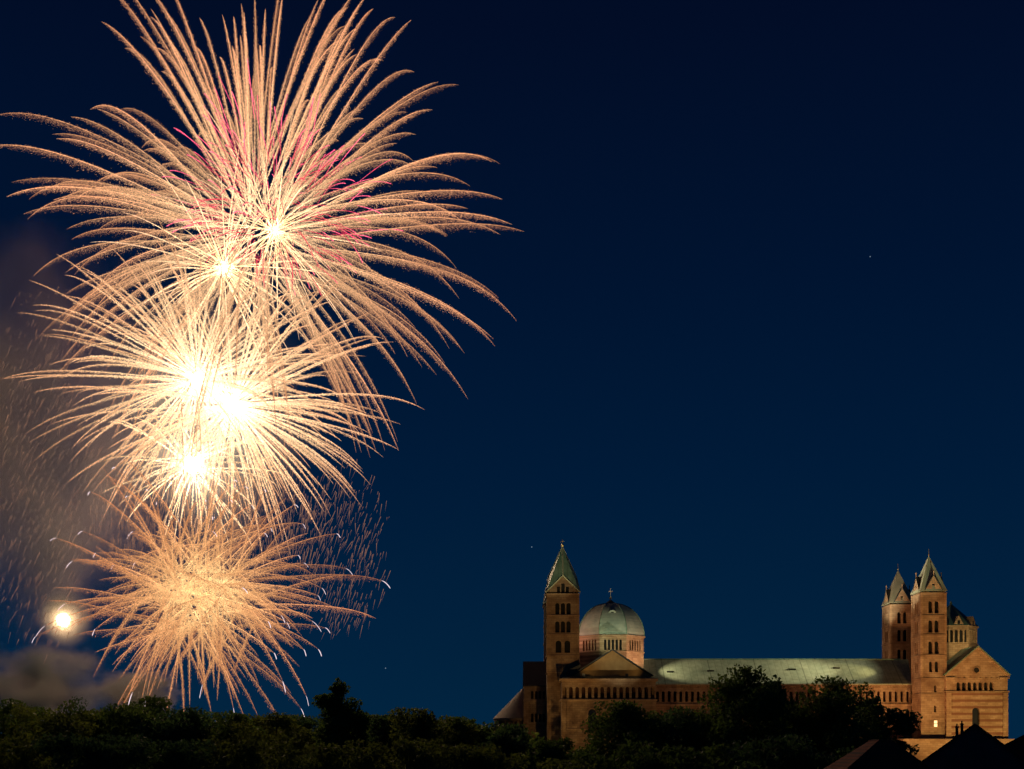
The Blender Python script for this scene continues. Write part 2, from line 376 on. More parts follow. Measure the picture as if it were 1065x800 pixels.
for sy in (wy0+.01, wy1-.6):
    mb = MB()
    for a, b in seg_: mb.box(wx0-.12, wx0-.003, sy, sy+.6, Z(a, 0)+.31, Z(b, 0)-.01)
    mb.build('corner_pilaster', STONEP, tW)
def spire(par, x0, x1, y0, y1, ze, zt):
    xc, yc = (x0+x1)/2, (y0+y1)/2; o = .3; mb = MB()
    mb.add([(x0-o, y0-o, ze), (x1+o, y0-o, ze), (x1+o, y1+o, ze), (x0-o, y1+o, ze), (xc, yc, zt)], [(0, 1, 4), (1, 2, 4), (2, 3, 4), (3, 0, 4), (3, 2, 1, 0)])
    rf = mb.build('tower_roof', PALEROOF, par)
    for O, u, n, Wd, dep in ((Vector((xc, y0-.05, 0)), ux, -uy, x1-x0, (y1-y0)/2), (Vector((xc, y1+.05, 0)), -ux, uy, x1-x0, (y1-y0)/2), (Vector((x0-.05, yc, 0)), -uy, -ux, y1-y0, (x1-x0)/2), (Vector((x1+.05, yc, 0)), uy, ux, y1-y0, (x1-x0)/2)):
        h = 4.0; g = Wd*.36; mb = MB(); E = Vector((0, 0, ze+.02))
        for s in (-1, 1):   # two halves leave a slit opening
            mb.prism([O+E+u*(s*g), O+E+u*(s*.35), O+E+u*(s*.35)+Vector((0, 0, h*(1-.35/g))), ], n*-.4)
        mb.prism([O+E+u*-.35+Vector((0, 0, 1.9)), O+E+u*.35+Vector((0, 0, 1.9)), O+E+u*.35+Vector((0, 0, h*(1-.35/g))), O+E+Vector((0, 0, h)), O+E+u*-.35+Vector((0, 0, h*(1-.35/g)))], n*-.4)
        gb = mb.build('gable', STONEP, par)
        mb = MB(); mb.prism([O+E+u*-.6-n*.42, O+E+u*.6-n*.42, O+E+u*.5-n*.42+Vector((0, 0, 2.2)), O+E+u*-.5-n*.42+Vector((0, 0, 2.2))], n*-.1); mb.build('opening', VOID, gb)
        mb = MB()
        for s in (-1, 1):
            mb.prism([O+E+u*(s*(g+.25))+n*.15, O+E+Vector((0, 0, h+.25))+n*.15, O+E+Vector((0, 0, h))+n*.15, O+E+u*(s*g)+n*.15], n*-dep*.75)
        mb.build('gable_roof', SLATE, gb)
        mb = MB(); mb.lathe((O.x+n.x*0, O.y), [(.18, ze+h+.1), (.1, ze+h+.8), (.22, ze+h+1.1), (.01, ze+h+1.5)], 6); mb.build('finial', STONEP, gb)
    mb = MB(); mb.tube([(xc, yc, zt-.5), (xc, yc, zt+1.8)], .08, 5); mb.lathe((xc, yc), [(.01, zt), (.28, zt+.25), (.01, zt+.5)], 8); mb.build('finial', GOLD, par)
    return rf
spire(tW, wx0, wx1, wy0, wy1, wzt+.31, Z(578, 4))
# the one lit slit window low on the tower
lit = emit('lamplit_window', (1, .6, .25), 2.2)
wz0, wz1 = Z(756, 0), Z(749.5, 0); wxc = (wx0+wx1)/2+.5
mb = MB(); mb.box(wxc-.42, wxc+.42, -.06, -.01, wz0, wz1); lw = mb.build('lamp_window', lit, tW)
mb = MB()
for a, b in ((-.62, -.42), (.42, .62)): mb.box(wxc+a, wxc+b, -.16, -.004, wz0-.2, wz1+.2)
mb.box(wxc-.42, wxc+.42, -.16, -.004, wz1, wz1+.2); mb.box(wxc-.42, wxc+.42, -.16, -.004, wz0-.2, wz0); mb.box(wxc-.42, wxc+.42, -.1, -.062, (wz0+wz1)/2-.06, (wz0+wz1)/2+.06)
mb.build('window_surround', STONEP, tW)
def copy_part(o, dy):
    c = o.copy(); C.objects.link(c); c.location = o.location+Vector((0, dy, 0)); return c
for t0, dy in ((tE, 36-8.3), (tW, 36-8.2)):
    r = copy_part(t0, dy)
    def rec(src, dst, skip):
        for ch in [c for c in bpy.data.objects if c.parent == src]:
            if ch.name.startswith(skip): continue
            d = ch.copy(); C.objects.link(d); d.parent = dst; rec(ch, d, skip)
    rec(t0, r, ('lamp_window', 'window_surround'))

# --- choir and apse
cx0, cx1 = X(545, 9), ex0+4
cz_e, cz_r = Z(713, 9), Z(688, 18)
mb = MB(); t = .9
galc = [(2.2+1.05*i, .7) for i in range(5)]
wall(mb, (cx0, 9, 0), ux, -uy, cx1-cx0, 0, cz_e, [(Z(751, 9), Z(742, 9), galc), (Z(727, 9), Z(718.5, 9), galc)], t)
mb.box(cx0, cx1, 26.1, 27, 0, cz_e); mb.prism([(cx0, 9.9, 0), (cx0, 26.1, 0), (cx0, 26.1, cz_e), (cx0, 18, cz_r-.3), (cx0, 9.9, cz_e)], (.9, 0, 0))
ch = mb.build('choir_wall', STONE, cath)
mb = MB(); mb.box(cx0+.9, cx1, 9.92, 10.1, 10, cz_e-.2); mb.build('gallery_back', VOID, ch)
mb = MB()
for py in (714.5, 729.5, 753): mb.box(cx0-.25, cx1, 8.65, 8.997, Z(py, 9), Z(py, 9)+.4)
mb.build('string_course', STONEP, ch)
mb = MB(); mb.box(cx0-.1, cx0+1.2, 8.7, 8.996, 0, Z(730, 9)); mb.build('pilaster', STONEP, ch)
mb = MB(); mb.prism([(cx0-.2, 8.5, cz_e-.05), (cx0-.2, 18, cz_r), (cx0-.2, 27.5, cz_e-.05), (cx0-.2, 27.5, cz_e-.3), (cx0-.2, 18, cz_r-.3), (cx0-.2, 8.5, cz_e-.3)], (cx1-cx0+12, 0, 0)); mb.build('choir_roof', SLATE, cath)
# apse: half round with blind arcade and dwarf gallery
acx, acy, ar = cx0, 18, 7.9; az = Z(748, 16)
mb = MB(); mb.lathe((acx, acy), [(ar-.9, 0), (ar-.9, az)], 24, R(90), R(270)); mb.lathe((acx, acy), [(ar, 0), (ar, az-2.4)], 24, R(90), R(270)); mb.lathe((acx, acy), [(ar-.9, az-2.4), (ar, az-2.4)], 24, R(90), R(270))
mb.lathe((acx, acy), [(ar, az-.6), (ar+.35, az-.5), (ar+.35, az), (ar-.9, az)], 24, R(90), R(270))
for i in range(20):
    a = R(90+4.5+9*i); x, y = acx+(ar-.2)*math.cos(a), acy+(ar-.2)*math.sin(a); mb.tube([(x, y, az-2.4), (x, y, az-.5)], .14, 6)
ap = mb.build('apse_wall', STONE, cath)
mb = MB()
for i in range(8):
    a = R(96+24*i); x, y = acx+ar*math.cos(a), acy+ar*math.sin(a); mb.tube([(x, y, 0), (x, y, az-2.6)], .35, 8)
mb.build('engaged_column', STONEP, ap)
mb = MB(); mb.lathe((acx, acy), [(ar+.5, az+.0), (ar+.5, az+.2), (.05, Z(715, 18))], 24, R(90), R(270)); mb.build('apse_roof', simple('apse_roof_copper', (.2, .15, .1), (.3, .2, .14), .5, .7), cath)

# --- transept
tx0, tx1, ty = X(584, -8), X(682, -8), -8.0
tz = Z(706, -8); W = tx1-tx0
mb = MB(); gz0, gz1 = Z(726.5, -8), Z(714.5, -8)
nb = 15; bay = W/nb; gal = [(bay*(i+.5), bay*.6) for i in range(nb)]
wn = [(X(616, -8)-tx0, 2.0), (X(652, -8)-tx0, 2.0)]
rows = [(Z(790, -8), Z(773, -8), wn), (Z(757, -8), Z(737.5, -8), wn), (gz0, gz1, gal)]
for O, u, n, Wd in four_sides(tx0, tx1, ty, 44, 1.0)[:2]: wall(mb, O, u, n, Wd, 0, tz, rows, 1.0)
for O, u, n, Wd in four_sides(tx0, tx1, ty, 44, 1.0)[2:]: wall(mb, O, u, n, Wd, 0, tz, [], 1.0)
tr = mb.build('transept_wall', STONE, cath)
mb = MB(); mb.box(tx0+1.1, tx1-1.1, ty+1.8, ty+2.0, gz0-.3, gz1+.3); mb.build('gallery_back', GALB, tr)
for q in wn:
    for a, b in ((790, 773), (757, 737.5)):
        window(tr, (tx0, ty, 0), ux, -uy, [q], Z(a, -8), Z(b, -8), .8, GLASS)
        mb = MB(); xc = tx0+q[0]; zs = Z(b, -8)-1.0
        for s in (-1, 1): mb.box(xc+s*1.22-.18, xc+s*1.22+.18, ty-.2, ty-.003, Z(a, -8), zs)
        for i in range(8):
            p0, p1 = math.pi*i/8, math.pi*(i+1)/8
            mb.prism([Vector((xc+r_*math.cos(p), ty-.003, zs+r_*math.sin(p))) for r_, p in ((1.04, p0), (1.4, p0), (1.4, p1), (1.04, p1))], (0, -.197, 0))
        mb.build('window_surround', STONEP, tr)
mb = MB()
cornice(mb, tx0, tx1, ty, 44, Z(729, -8), .4, .35); cornice(mb, tx0, tx1, ty, 44, tz-.6, .6, .5); cornice(mb, tx0, tx1, ty, 44, Z(759, -8), .25, .2)
mb.build('string_course', STONEP, tr)
for sx in (tx0-.05, tx1-1.15):
    mb = MB(); mb.box(sx, sx+1.2, ty-.25, ty-.003, 0, Z(729, -8)-.01); mb.build('pilaster', STONE, tr)
mb = MB(); gy = -4.0; zk = Z(703, gy)
mb.add([(tx0-.7, ty-.7, tz), (tx1+.7, ty-.7, tz), (tx1+.7, 44.7, tz), (tx0-.7, 44.7, tz), (tx0+2.4, gy, zk), (tx1-2.4, gy, zk), (tx1-2.4, 40, zk), (tx0+2.4, 40, zk)],
       [(0, 1, 5, 4), (1, 2, 6, 5), (2, 3, 7, 6), (3, 0, 4, 7), (4, 5, 6, 7), (3, 2, 1, 0)])
trf = mb.build('transept_roof', SLATE, cath)
gx0, gx1, gxc, gza = X(596, gy), X(677, gy), X(637, gy), Z(676.5, gy)
mb = MB(); mb.prism([(gx0, gy, zk-.1), (gx1, gy, zk-.1), (gxc, gy, gza)], (0, .8, 0)); mb.build('gable', simple('ochre_roof_metal', (.26, .15, .05), (.36, .22, .08), .6, .8), trf)
mb = MB(); mb.prism([(gx0-.4, gy-.2, zk-.05), (gxc, gy-.2, gza+.1), (gxc, gy-.2, gza+.4), (gx0-.8, gy-.2, zk+.05)], (0, 46, 0)); mb.prism([(gx1+.4, gy-.2, zk-.05), (gxc, gy-.2, gza+.1), (gxc, gy-.2, gza+.4), (gx1+.8, gy-.2, zk+.05)], (0, 46, 0)); mb.build('roof_slope', SLATE, trf)
for px in (607, 652):
    p = P(px, 701.5, -6); mb = MB(); mb.box(p.x-.35, p.x+.35, -6, -5.2, tz+.5, p.z+.2); mb.build('roof_vent', IRON, trf)
mb = MB(); a, b = X(591, -3), X(603, -3); mb.box(a, b, -3, -.3, zk, Z(697, -3)); mb.prism([(a-.2, -3.2, Z(697, -3)), (b+.2, -3.2, Z(697, -3)), (b+.2, -3.2, Z(691, -3))], (0, 2.9, 0)); mb.build('dark_roof_block', SLATE, cath)  # dark slate block on the transept roof, in front of the tower

# --- crossing dome
dx, dy, dr = X(635, 18), 18.0, 8.7
def octagon(mb, cx, cy, half, z0, z1, rows=None, t=.8):
    s = half*math.tan(R(22.5))*2
    for k in range(8):
        a = R(45*k); n = Vector((math.cos(a), math.sin(a), 0)); u = Vector((-n.y, n.x, 0))
        O = Vector((cx, cy, 0))+n*half-u*s/2
        wall(mb, O, u, n, s, z0, z1, [(zb, zt, [(s/2+c, w_) for c, w_ in ops]) for zb, zt, ops in (rows or [])], t)
dz1 = Z(660.5, 9.3); dzg0, dzg1 = Z(676, 9.3), Z(665, 9.3)
mb = MB(); s = dr*.828; g = [(-s/2+s*(i+.5)/7, s/7*.62) for i in range(1, 6)]
octagon(mb, dx, dy, dr, 30, dz1, [(dzg0, dzg1, g)], .7)
drum = mb.build('dome_drum', STONEP, cath)
mb = MB(); octagon(mb, dx, dy, dr-.75, dzg0-.3, dzg1+.3, None, .1); mb.build('gallery_back', VOID, drum)
mb = MB()
for z, h, p in ((dz1-.45, .55, .4), (dzg0-.55, .3, .25)):
    mb.lathe((dx, dy), [((dr)/math.cos(R(22.5))+.01, z), ((dr+p)/math.cos(R(22.5)), z+.1), ((dr+p)/math.cos(R(22.5)), z+h), (dr*.97/math.cos(R(22.5)), z+h)], 8, rot=R(22.5))
mb.build('cornice', STONEP, drum)
mb = MB(); k = 1/math.cos(R(22.5)); top = Z(628, 18); H = top-dz1
prof = [(k*(dr+.15)*math.cos(a)**.92, dz1+.1+H*math.sin(a)) for a in np.linspace(0, R(86), 16)]
mb.lathe((dx, dy), prof, 8, rot=R(22.5))
DOMEM = simple('dome_copper', (.27, .33, .27), (.42, .46, .36), .5, .55)
dome = mb.build('dome', DOMEM, cath)
mb = MB()
for i in range(8):
    a = R(22.5+45*i); mb.tube([(dx+(r_+.04)*math.cos(a), dy+(r_+.04)*math.sin(a), z) for r_, z in prof], .12, 5)
mb.build('dome_rib', COPPERD, dome)
mb = MB(); c = Vector((dx, dy-5.6, Z(640.5, 12)))   # copper dormer with a half round hood
mb.lathe((dx, dy), [(1.3, top-.5), (1.25, top+.3), (.75, top+.6), (.3, top+1.0), (.01, top+1.1)], 12); mb.build('dome_cap', SLATE, dome)
hood = MB(); zc_ = Z(641, 12); yf = dy-6.9
hood.prism([(dx+1.1*math.cos(a), yf, zc_+.6+1.0*math.sin(a)) for a in np.linspace(0, math.pi, 9)]+[(dx-1.1, yf, zc_-1.0), (dx+1.1, yf, zc_-1.0)], (0, 3, 0)); ho = hood.build('dome_dormer', DOMEM, dome)
hv = MB(); hv.prism([(dx+.6*math.cos(a), yf-.02, zc_+.5+.6*math.sin(a)) for a in np.linspace(0, math.pi, 9)]+[(dx-.6, yf-.02, zc_-.6), (dx+.6, yf-.02, zc_-.6)], (0, -.02, 0)); hv.build('dormer_opening', VOID, dome)
cross(dome, dx, dy, top+1.2, 3.0, simple('pale_gilt', (.55, .5, .4), (.7, .65, .5), 2, .5))

# --- westwork
qx0, qx1, qy0, qy1 = X(984, -1)+.02, X(1048, -1), -1.0, 37.0
qz = Z(702, -1); qxc, qza = X(1017, -1), Z(673, -1); W = qx1-qx0
mb = MB()
c0 = (X(1014, -1)-qx0); gal = [(c0+(i-3)*1.42, .98) for i in range(7)]
rows = [(Z(758, -1), Z(736, -1), [(X(1015, -1)-qx0, 1.9)])]
for O, u, n, Wd in four_sides(qx0, qx1, qy0, qy1, 1.0): wall(mb, O, u, n, Wd, 0, Z(720, -1), rows if n.y < -.5 else [], 1.0)
ww = mb.build('westwork_wall', STONES, cath)
window(ww, (qx0, qy0, 0), ux, -uy, [(X(1015, -1)-qx0, 1.9)], Z(758, -1), Z(736, -1), .8, GLASS)
mb = MB()
for O, u, n, Wd in four_sides(qx0, qx1, qy0, qy1, 1.0): wall(mb, O, u, n, Wd, Z(720, -1), qz, [(Z(718.5, -1), Z(709.5, -1), gal)] if n.y < -.5 else [], 1.0)
mb.prism([(qx0, qy0, qz), (qx1, qy0, qz), (qxc, qy0, qza)], (0, 1, 0)); mb.prism([(qx0, qy1, qz), (qx1, qy1, qz), (qxc, qy1, qza)], (0, -1, 0))
wg = mb.build('westwork_gable', STONEP, cath)
mb = MB(); mb.box(qx0+1.1, qx1-1.1, qy0+1.01, qy0+1.2, Z(719, -1), Z(708, -1)); mb.build('gallery_back', VOID, wg)
mb = MB()
for i in range(8): x = qx0+c0+(i-3.5)*1.42; mb.tube([(x, qy0+.1, Z(718.5, -1)), (x, qy0+.1, Z(712, -1))], .2, 8)
mb.build('colonnette', STONEP, wg)
mb = MB(); mb.lathe((0, 0), [(.01, 0), (.75, 0), (.75, .02)], 16)
oc = Vector((X(1015.5, -1), qy0-.02, Z(697, -1)))
mb = MB(); mb.prism([oc+Vector((.7*math.cos(a), 0, .7*math.sin(a))) for a in np.linspace(0, 2*math.pi, 17)[:-1]], (0, .01, 0)); mb.build('round_window', VOID, wg)
mb = MB()
for i in range(16):
    a, b = 2*math.pi*i/16, 2*math.pi*(i+1)/16
    mb.prism([oc+Vector((r_*math.cos(p), 0, r_*math.sin(p))) for r_, p in ((.71, a), (1.0, a), (1.0, b), (.71, b))], (0, -.15, 0))
mb.build('window_surround', STONE, wg)
mb = MB(); cornice(mb, qx0, qx1, qy0, qy1, Z(720.3, -1), .4, .35); mb.build('string_course', STONE, wg)
mb = MB()   # raking cornice and its returns
for s, xe in ((-1, qx0-.4), (1, qx1+.4)):
    mb.prism([(xe, qy0-.4, qz-.1), (qxc, qy0-.4, qza+.05), (qxc, qy0-.4, qza-.5), (xe, qy0-.4, qz-.6)], (0, .397, 0))
    mb.box(min(xe, xe-s*2.6), max(xe, xe-s*2.6), qy0-.4, qy0-.003, qz-1.0, qz-.62)
for i in range(9): x = qx0+c0+(i-4)*1.42; mb.box(x-.2, x+.2, qy0-.25, qy0-.003, Z(706.5, -1), Z(705, -1))
mb.build('raking_cornice', STONEP, wg)
for sx in (qx0-.05, qx1-1.25):
    mb = MB(); mb.box(sx, sx+1.3, qy0-.3, qy0-.004, Z(770, -1), Z(720.5, -1)-.01); mb.build('corner_pilaster', STONEP, ww)
mb = MB()
for s, xe in ((-1, qx0-.6), (1, qx1+.6)): mb.prism([(xe, qy0-.5, qz-.2), (qxc, qy0-.5, qza+.1), (qxc, qy0-.5, qza+.4), (xe, qy0-.5, qz+.1)], (0, 39, 0))
mb.build('westwork_roof', COPPERD, cath)
mb = MB(); bz = Z(770.5, -2)
mb.box(X(940, -2.5), qx1+.9, -2.5, 38.5, 0, bz); mb.box(X(940, -2.5)-.3, qx1+1.2, -2.9, 38.9, bz+.002, bz+.5); mb.build('socle', STONEP, cath)
# west dome: low octagon with a folded roof
ox, oy, orr = X(989, 18), 18.0, 6.3
mb = MB(); z1 = Z(651, 11.7); s = orr*.828; zg0, zg1 = Z(668, 11.7), Z(655, 11.7); g = [(-s/2+s*(i+.5)/4, s/4*.66) for i in range(4)]
octagon(mb, ox, oy, orr, 34, z1, [(zg0, zg1, g)], .6); od = mb.build('octagon_drum', STONEP, cath)
mb = MB(); octagon(mb, ox, oy, orr-.65, zg0-.3, zg1+.3, None, .1); mb.build('gallery_back', VOID, od)
mb = MB()
for z, h, p in ((z1-.3, .45, .35), (zg0-.5, .3, .25)):
    mb.lathe((ox, oy), [(orr*k+.01, z), ((orr+p)*k, z+.1), ((orr+p)*k, z+h), (orr*.97*k, z+h)], 8, rot=R(22.5))
mb.build('cornice', STONEP, od)
mb = MB(); mb.lathe((ox, oy), [((orr+.4)*k, z1+.16), (.05, Z(628, 18))], 8, rot=R(22.5)); orf = mb.build('octagon_roof', COPPERD, cath)
for kk in range(8):
    a = R(45*kk); n = Vector((math.cos(a), math.sin(a), 0)); u = Vector((-n.y, n.x, 0)); O = Vector((ox, oy, z1+.17))+n*(orr+.1)
    mb = MB(); mb.prism([O-u*1.5, O+u*1.5, O+Vector((0, 0, 2.6))], n*-3); gd = mb.build('roof_gable', STONEP, orf)
    mb = MB(); mb.prism([O-u*.35+n*.02+Vector((0, 0, .3)), O+u*.35+n*.02+Vector((0, 0, .3)), O+u*.35+n*.02+Vector((0, 0, 1.3)), O-u*.35+n*.02+Vector((0, 0, 1.3))], n*-.01); mb.build('opening', VOID, gd)
mb = MB(); zt = Z(628, 18); mb.lathe((ox, oy), [(.3, zt-.4), (.35, zt+.2), (.01, zt+.9)], 8); mb.build('finial', COPPERD, orf)

# ------------------------------------------------------------------ floodlights of the cathedral
def spot(loc, tgt, power, col, size, blend=.6, rad=.6):
    l = bpy.data.lights.new('floodlight', 'SPOT'); l.energy = power; l.color = col; l.spot_size = R(size); l.spot_blend = blend; l.shadow_soft_size = rad
    o = bpy.data.objects.new('floodlight_beam', l); C.objects.link(o); o.location = loc
    o.rotation_euler = (Vector(tgt)-Vector(loc)).to_track_quat('-Z', 'Y').to_euler(); return o
AMB = (1, .60, .20); ORA = (1, .46, .19); PALE = (1, .93, .66); YEL = (1, .78, .36)
spot((22, -42, 1.5), (24, -4, 34), 10000, AMB, 75)
spot((-6, -30, 1.5), (12, 2, 48), 16000, AMB, 60)
spot((16, -75, 2), (13, 0, 50), 48000, AMB, 24, .9)
spot((-14, -14, 1.5), (5, 9, 28), 5000, AMB, 60)
spot((55, -32, 1.5), (60, 9, 32), 9500, ORA, 85)
spot((88, -32, 1.5), (90, 9, 32), 9500, ORA, 85)
spot((112, -50, 1.5), (116, 0, 40), 70000, AMB, 62)
spot((140, -44, 1.5), (122, 0, 34), 30000, AMB, 60)
spot((62, -30, 1.5), (108, 8, 52), 110000, ORA, 46)
# on the roofs: the domes and the nave roof
spot((38.5, 5, 38.5), (31, 14, 51), 5000, (1, .62, .38), 100)
spot((8, 14, 45), (19, 14, 52), 5500, (1, .50, .38), 90)
spot((26, .5, 43.6), (26.5, 11, 53), 1900, (.85, 1, .62), 110)
spot((121, 3, 45), (119, 14, 50), 2300, YEL, 110)
spot((34, 8.2, 43.4), (47, 13, 38.1), 9000, (1, .86, .54), 50, .85, .15)
spot((90, 17, 43.2), (103, 31, 51), 3000, ORA, 90)
spot((106, 9.0, 43.2), (90, 13, 38.1), 11500, YEL, 38, .85, .15)
spot((106, 7.0, 50), (72, 13, 38.1), 75000, (1, .86, .54), 34, 1, .15)
spot((78, 12, 40), (108, 6, 64), 60000, PALE, 26)
spot((98, 17, 43.6), (103, 32, 63), 26000, PALE, 50)
spot((106, 6.5, 52), (75, 13, 38), 12000, PALE, 90, 1)  # added soft fill lamp, brightens the dim ends of the nave roof
spot((17.5, -7.4, 36.6), (24, -4, 40), 170, (1, .66, .25), 140, 1, .2)
spot((33.5, -7.4, 36.6), (27, -4, 40), 170, (1, .66, .25), 140, 1, .2)
spot((27, -72, 2), (27, 12, 55), 90000, (1, .95, .68), 14, .8)
spot((6, -70, 2), (12, 0, 65), 110000, (1, .95, .55), 9, .8)
spot((104, -70, 2), (108, 0, 65), 130000, (1, 1, .6), 9, .8)

# ------------------------------------------------------------------ houses
def house(name, label, D, pts_x, y_eave, y_ridge, depth, mwall, mroof, windows=(), chim=(), xpk=None):
    Y = D-D0; x0, x1 = X(pts_x[0], Y), X(pts_x[1], Y); xr = X(xpk, Y) if xpk else (x0+x1)/2; ze, zr = Z(y_eave, Y), Z(y_ridge, Y)
    h = thing(name, label, 'house', (xr, Y, 0), 'houses below the cathedral')
    mb = MB(); mb.prism([(x0, Y, 0), (x1, Y, 0), (x1, Y, ze), (xr, Y, zr), (x0, Y, ze)], (0, depth, 0)); mb.build('wall', mwall, h)
    mb = MB(); s0, s1 = (zr-ze)/(xr-x0), (zr-ze)/(x1-xr)
    mb.prism([(x0-.5, Y-.35, ze-.5*s0+.03), (xr, Y-.35, zr+.03), (xr, Y-.35, zr+.3), (x0-.5, Y-.35, ze-.5*s0+.3)], (0, depth+.7, 0))
    mb.prism([(x1+.5, Y-.35, ze-.5*s1+.03), (xr+.001, Y-.35, zr+.03), (xr+.001, Y-.35, zr+.3), (x1+.5, Y-.35, ze-.5*s1+.3)], (0, depth+.7, 0))
    rf = mb.build('roof', mroof, h)
    for px, py, wm in windows:
        p = P(px, py, Y); mb = MB(); mb.box(p.x-.45, p.x+.45, Y-.05, Y-.004, p.z-.65, p.z+.65); wd = mb.build('window', wm, h)
        mb = MB()
        for a, b, c_, d_ in ((-.55, -.45, -.75, .75), (.45, .55, -.75, .75), (-.45, .45, .65, .75), (-.45, .45, -.75, -.65), (-.03, .03, -.65, .65), (-.45, .45, .1, .16)):
            mb.box(p.x+a, p.x+b, Y-.1, Y-.052, p.z+c_, p.z+d_)
        mb.build('window_frame', IRON if wm is not GLASS else PLASTER, wd)
    for px, py, wpx in chim:
        S = D/FPX; p = P(px, py, Y); yy = Y+1.5; mb = MB(); hw = wpx*S/2
        mb.box(p.x-hw, p.x+hw, yy, yy+.8, ze, p.z-.15); mb.box(p.x-hw-.06, p.x+hw+.06, yy-.06, yy+.86, p.z-.149, p.z); mb.tube([(p.x, yy+.4, p.z), (p.x, yy+.4, p.z+.3)], hw*.5, 8); mb.build('chimney', CHIM, rf)
    h.rotation_euler.z = -math.atan((xr)/D)   # gable end turned a little east
    return h
house('gabled_house', 'dark gabled house with two thin chimneys, straight below the arcaded cathedral gable', 150, (960, 1066), 795, 755, 14, PLASTER, DARKTILE,
      [(990, 792, GLASS), (1006, 791, GLASS), (1026, 791, GLASS), (1012, 774, GLASS)], [(996, 755, 3), (1001, 752, 3)], 1014)
# hipped red roof
def hiphouse():
    D = 135; Y = D-D0
    x0, x1 = X(868, Y), X(985, Y); zr, ze = Z(770, Y), Z(812, Y); xa, xb = X(926, Y), X(938, Y)
    h = thing('hipped_house', 'house with a red tiled hip roof beside the dark gabled house', 'house', ((x0+x1)/2, Y+5, 0), 'houses below the cathedral')
    mb = MB(); mb.box(x0+.5, x1-.5, Y+.5, Y+11.5, 0, ze-.02); mb.build('wall', REDPL, h)
    mb = MB(); yf = Y; yb = Y+12; ym = Y+4
    mb.add([(x0, yf, ze), (x1, yf, ze), (x1, yb, ze), (x0, yb, ze), (xa, ym, zr), (xb, ym, zr), (xb, yb-4, zr), (xa, yb-4, zr)], [(0, 1, 5, 4), (1, 2, 6, 5), (2, 3, 7, 6), (3, 0, 4, 7), (4, 5, 6, 7), (3, 2, 1, 0)])
    rf = mb.build('roof', TILE, h)
    v = mb.v; mb = MB()
    for a, b in ((0, 4), (1, 5), (4, 5), (4, 7), (5, 6)): mb.tube([v[a], v[b]], .11, 6)
    mb.build('ridge_tiles', TILE, rf)
    mb = MB(); mb.box(x0-.05, x1+.05, yf-.16, yf-.02, ze-.12, ze+.02); mb.build('gutter', IRON, rf)
    return h
hiphouse()
lit2 = emit('house_lamp_window', (1, .55, .35), .5)
house('brick_house', 'dull red brick house with one faintly lit window at the right edge', 175, (1046, 1110), 777, 760, 14, REDPL, DARKTILE, [(1057.5, 791, lit2), (1071, 791, GLASS)], [], 1078)

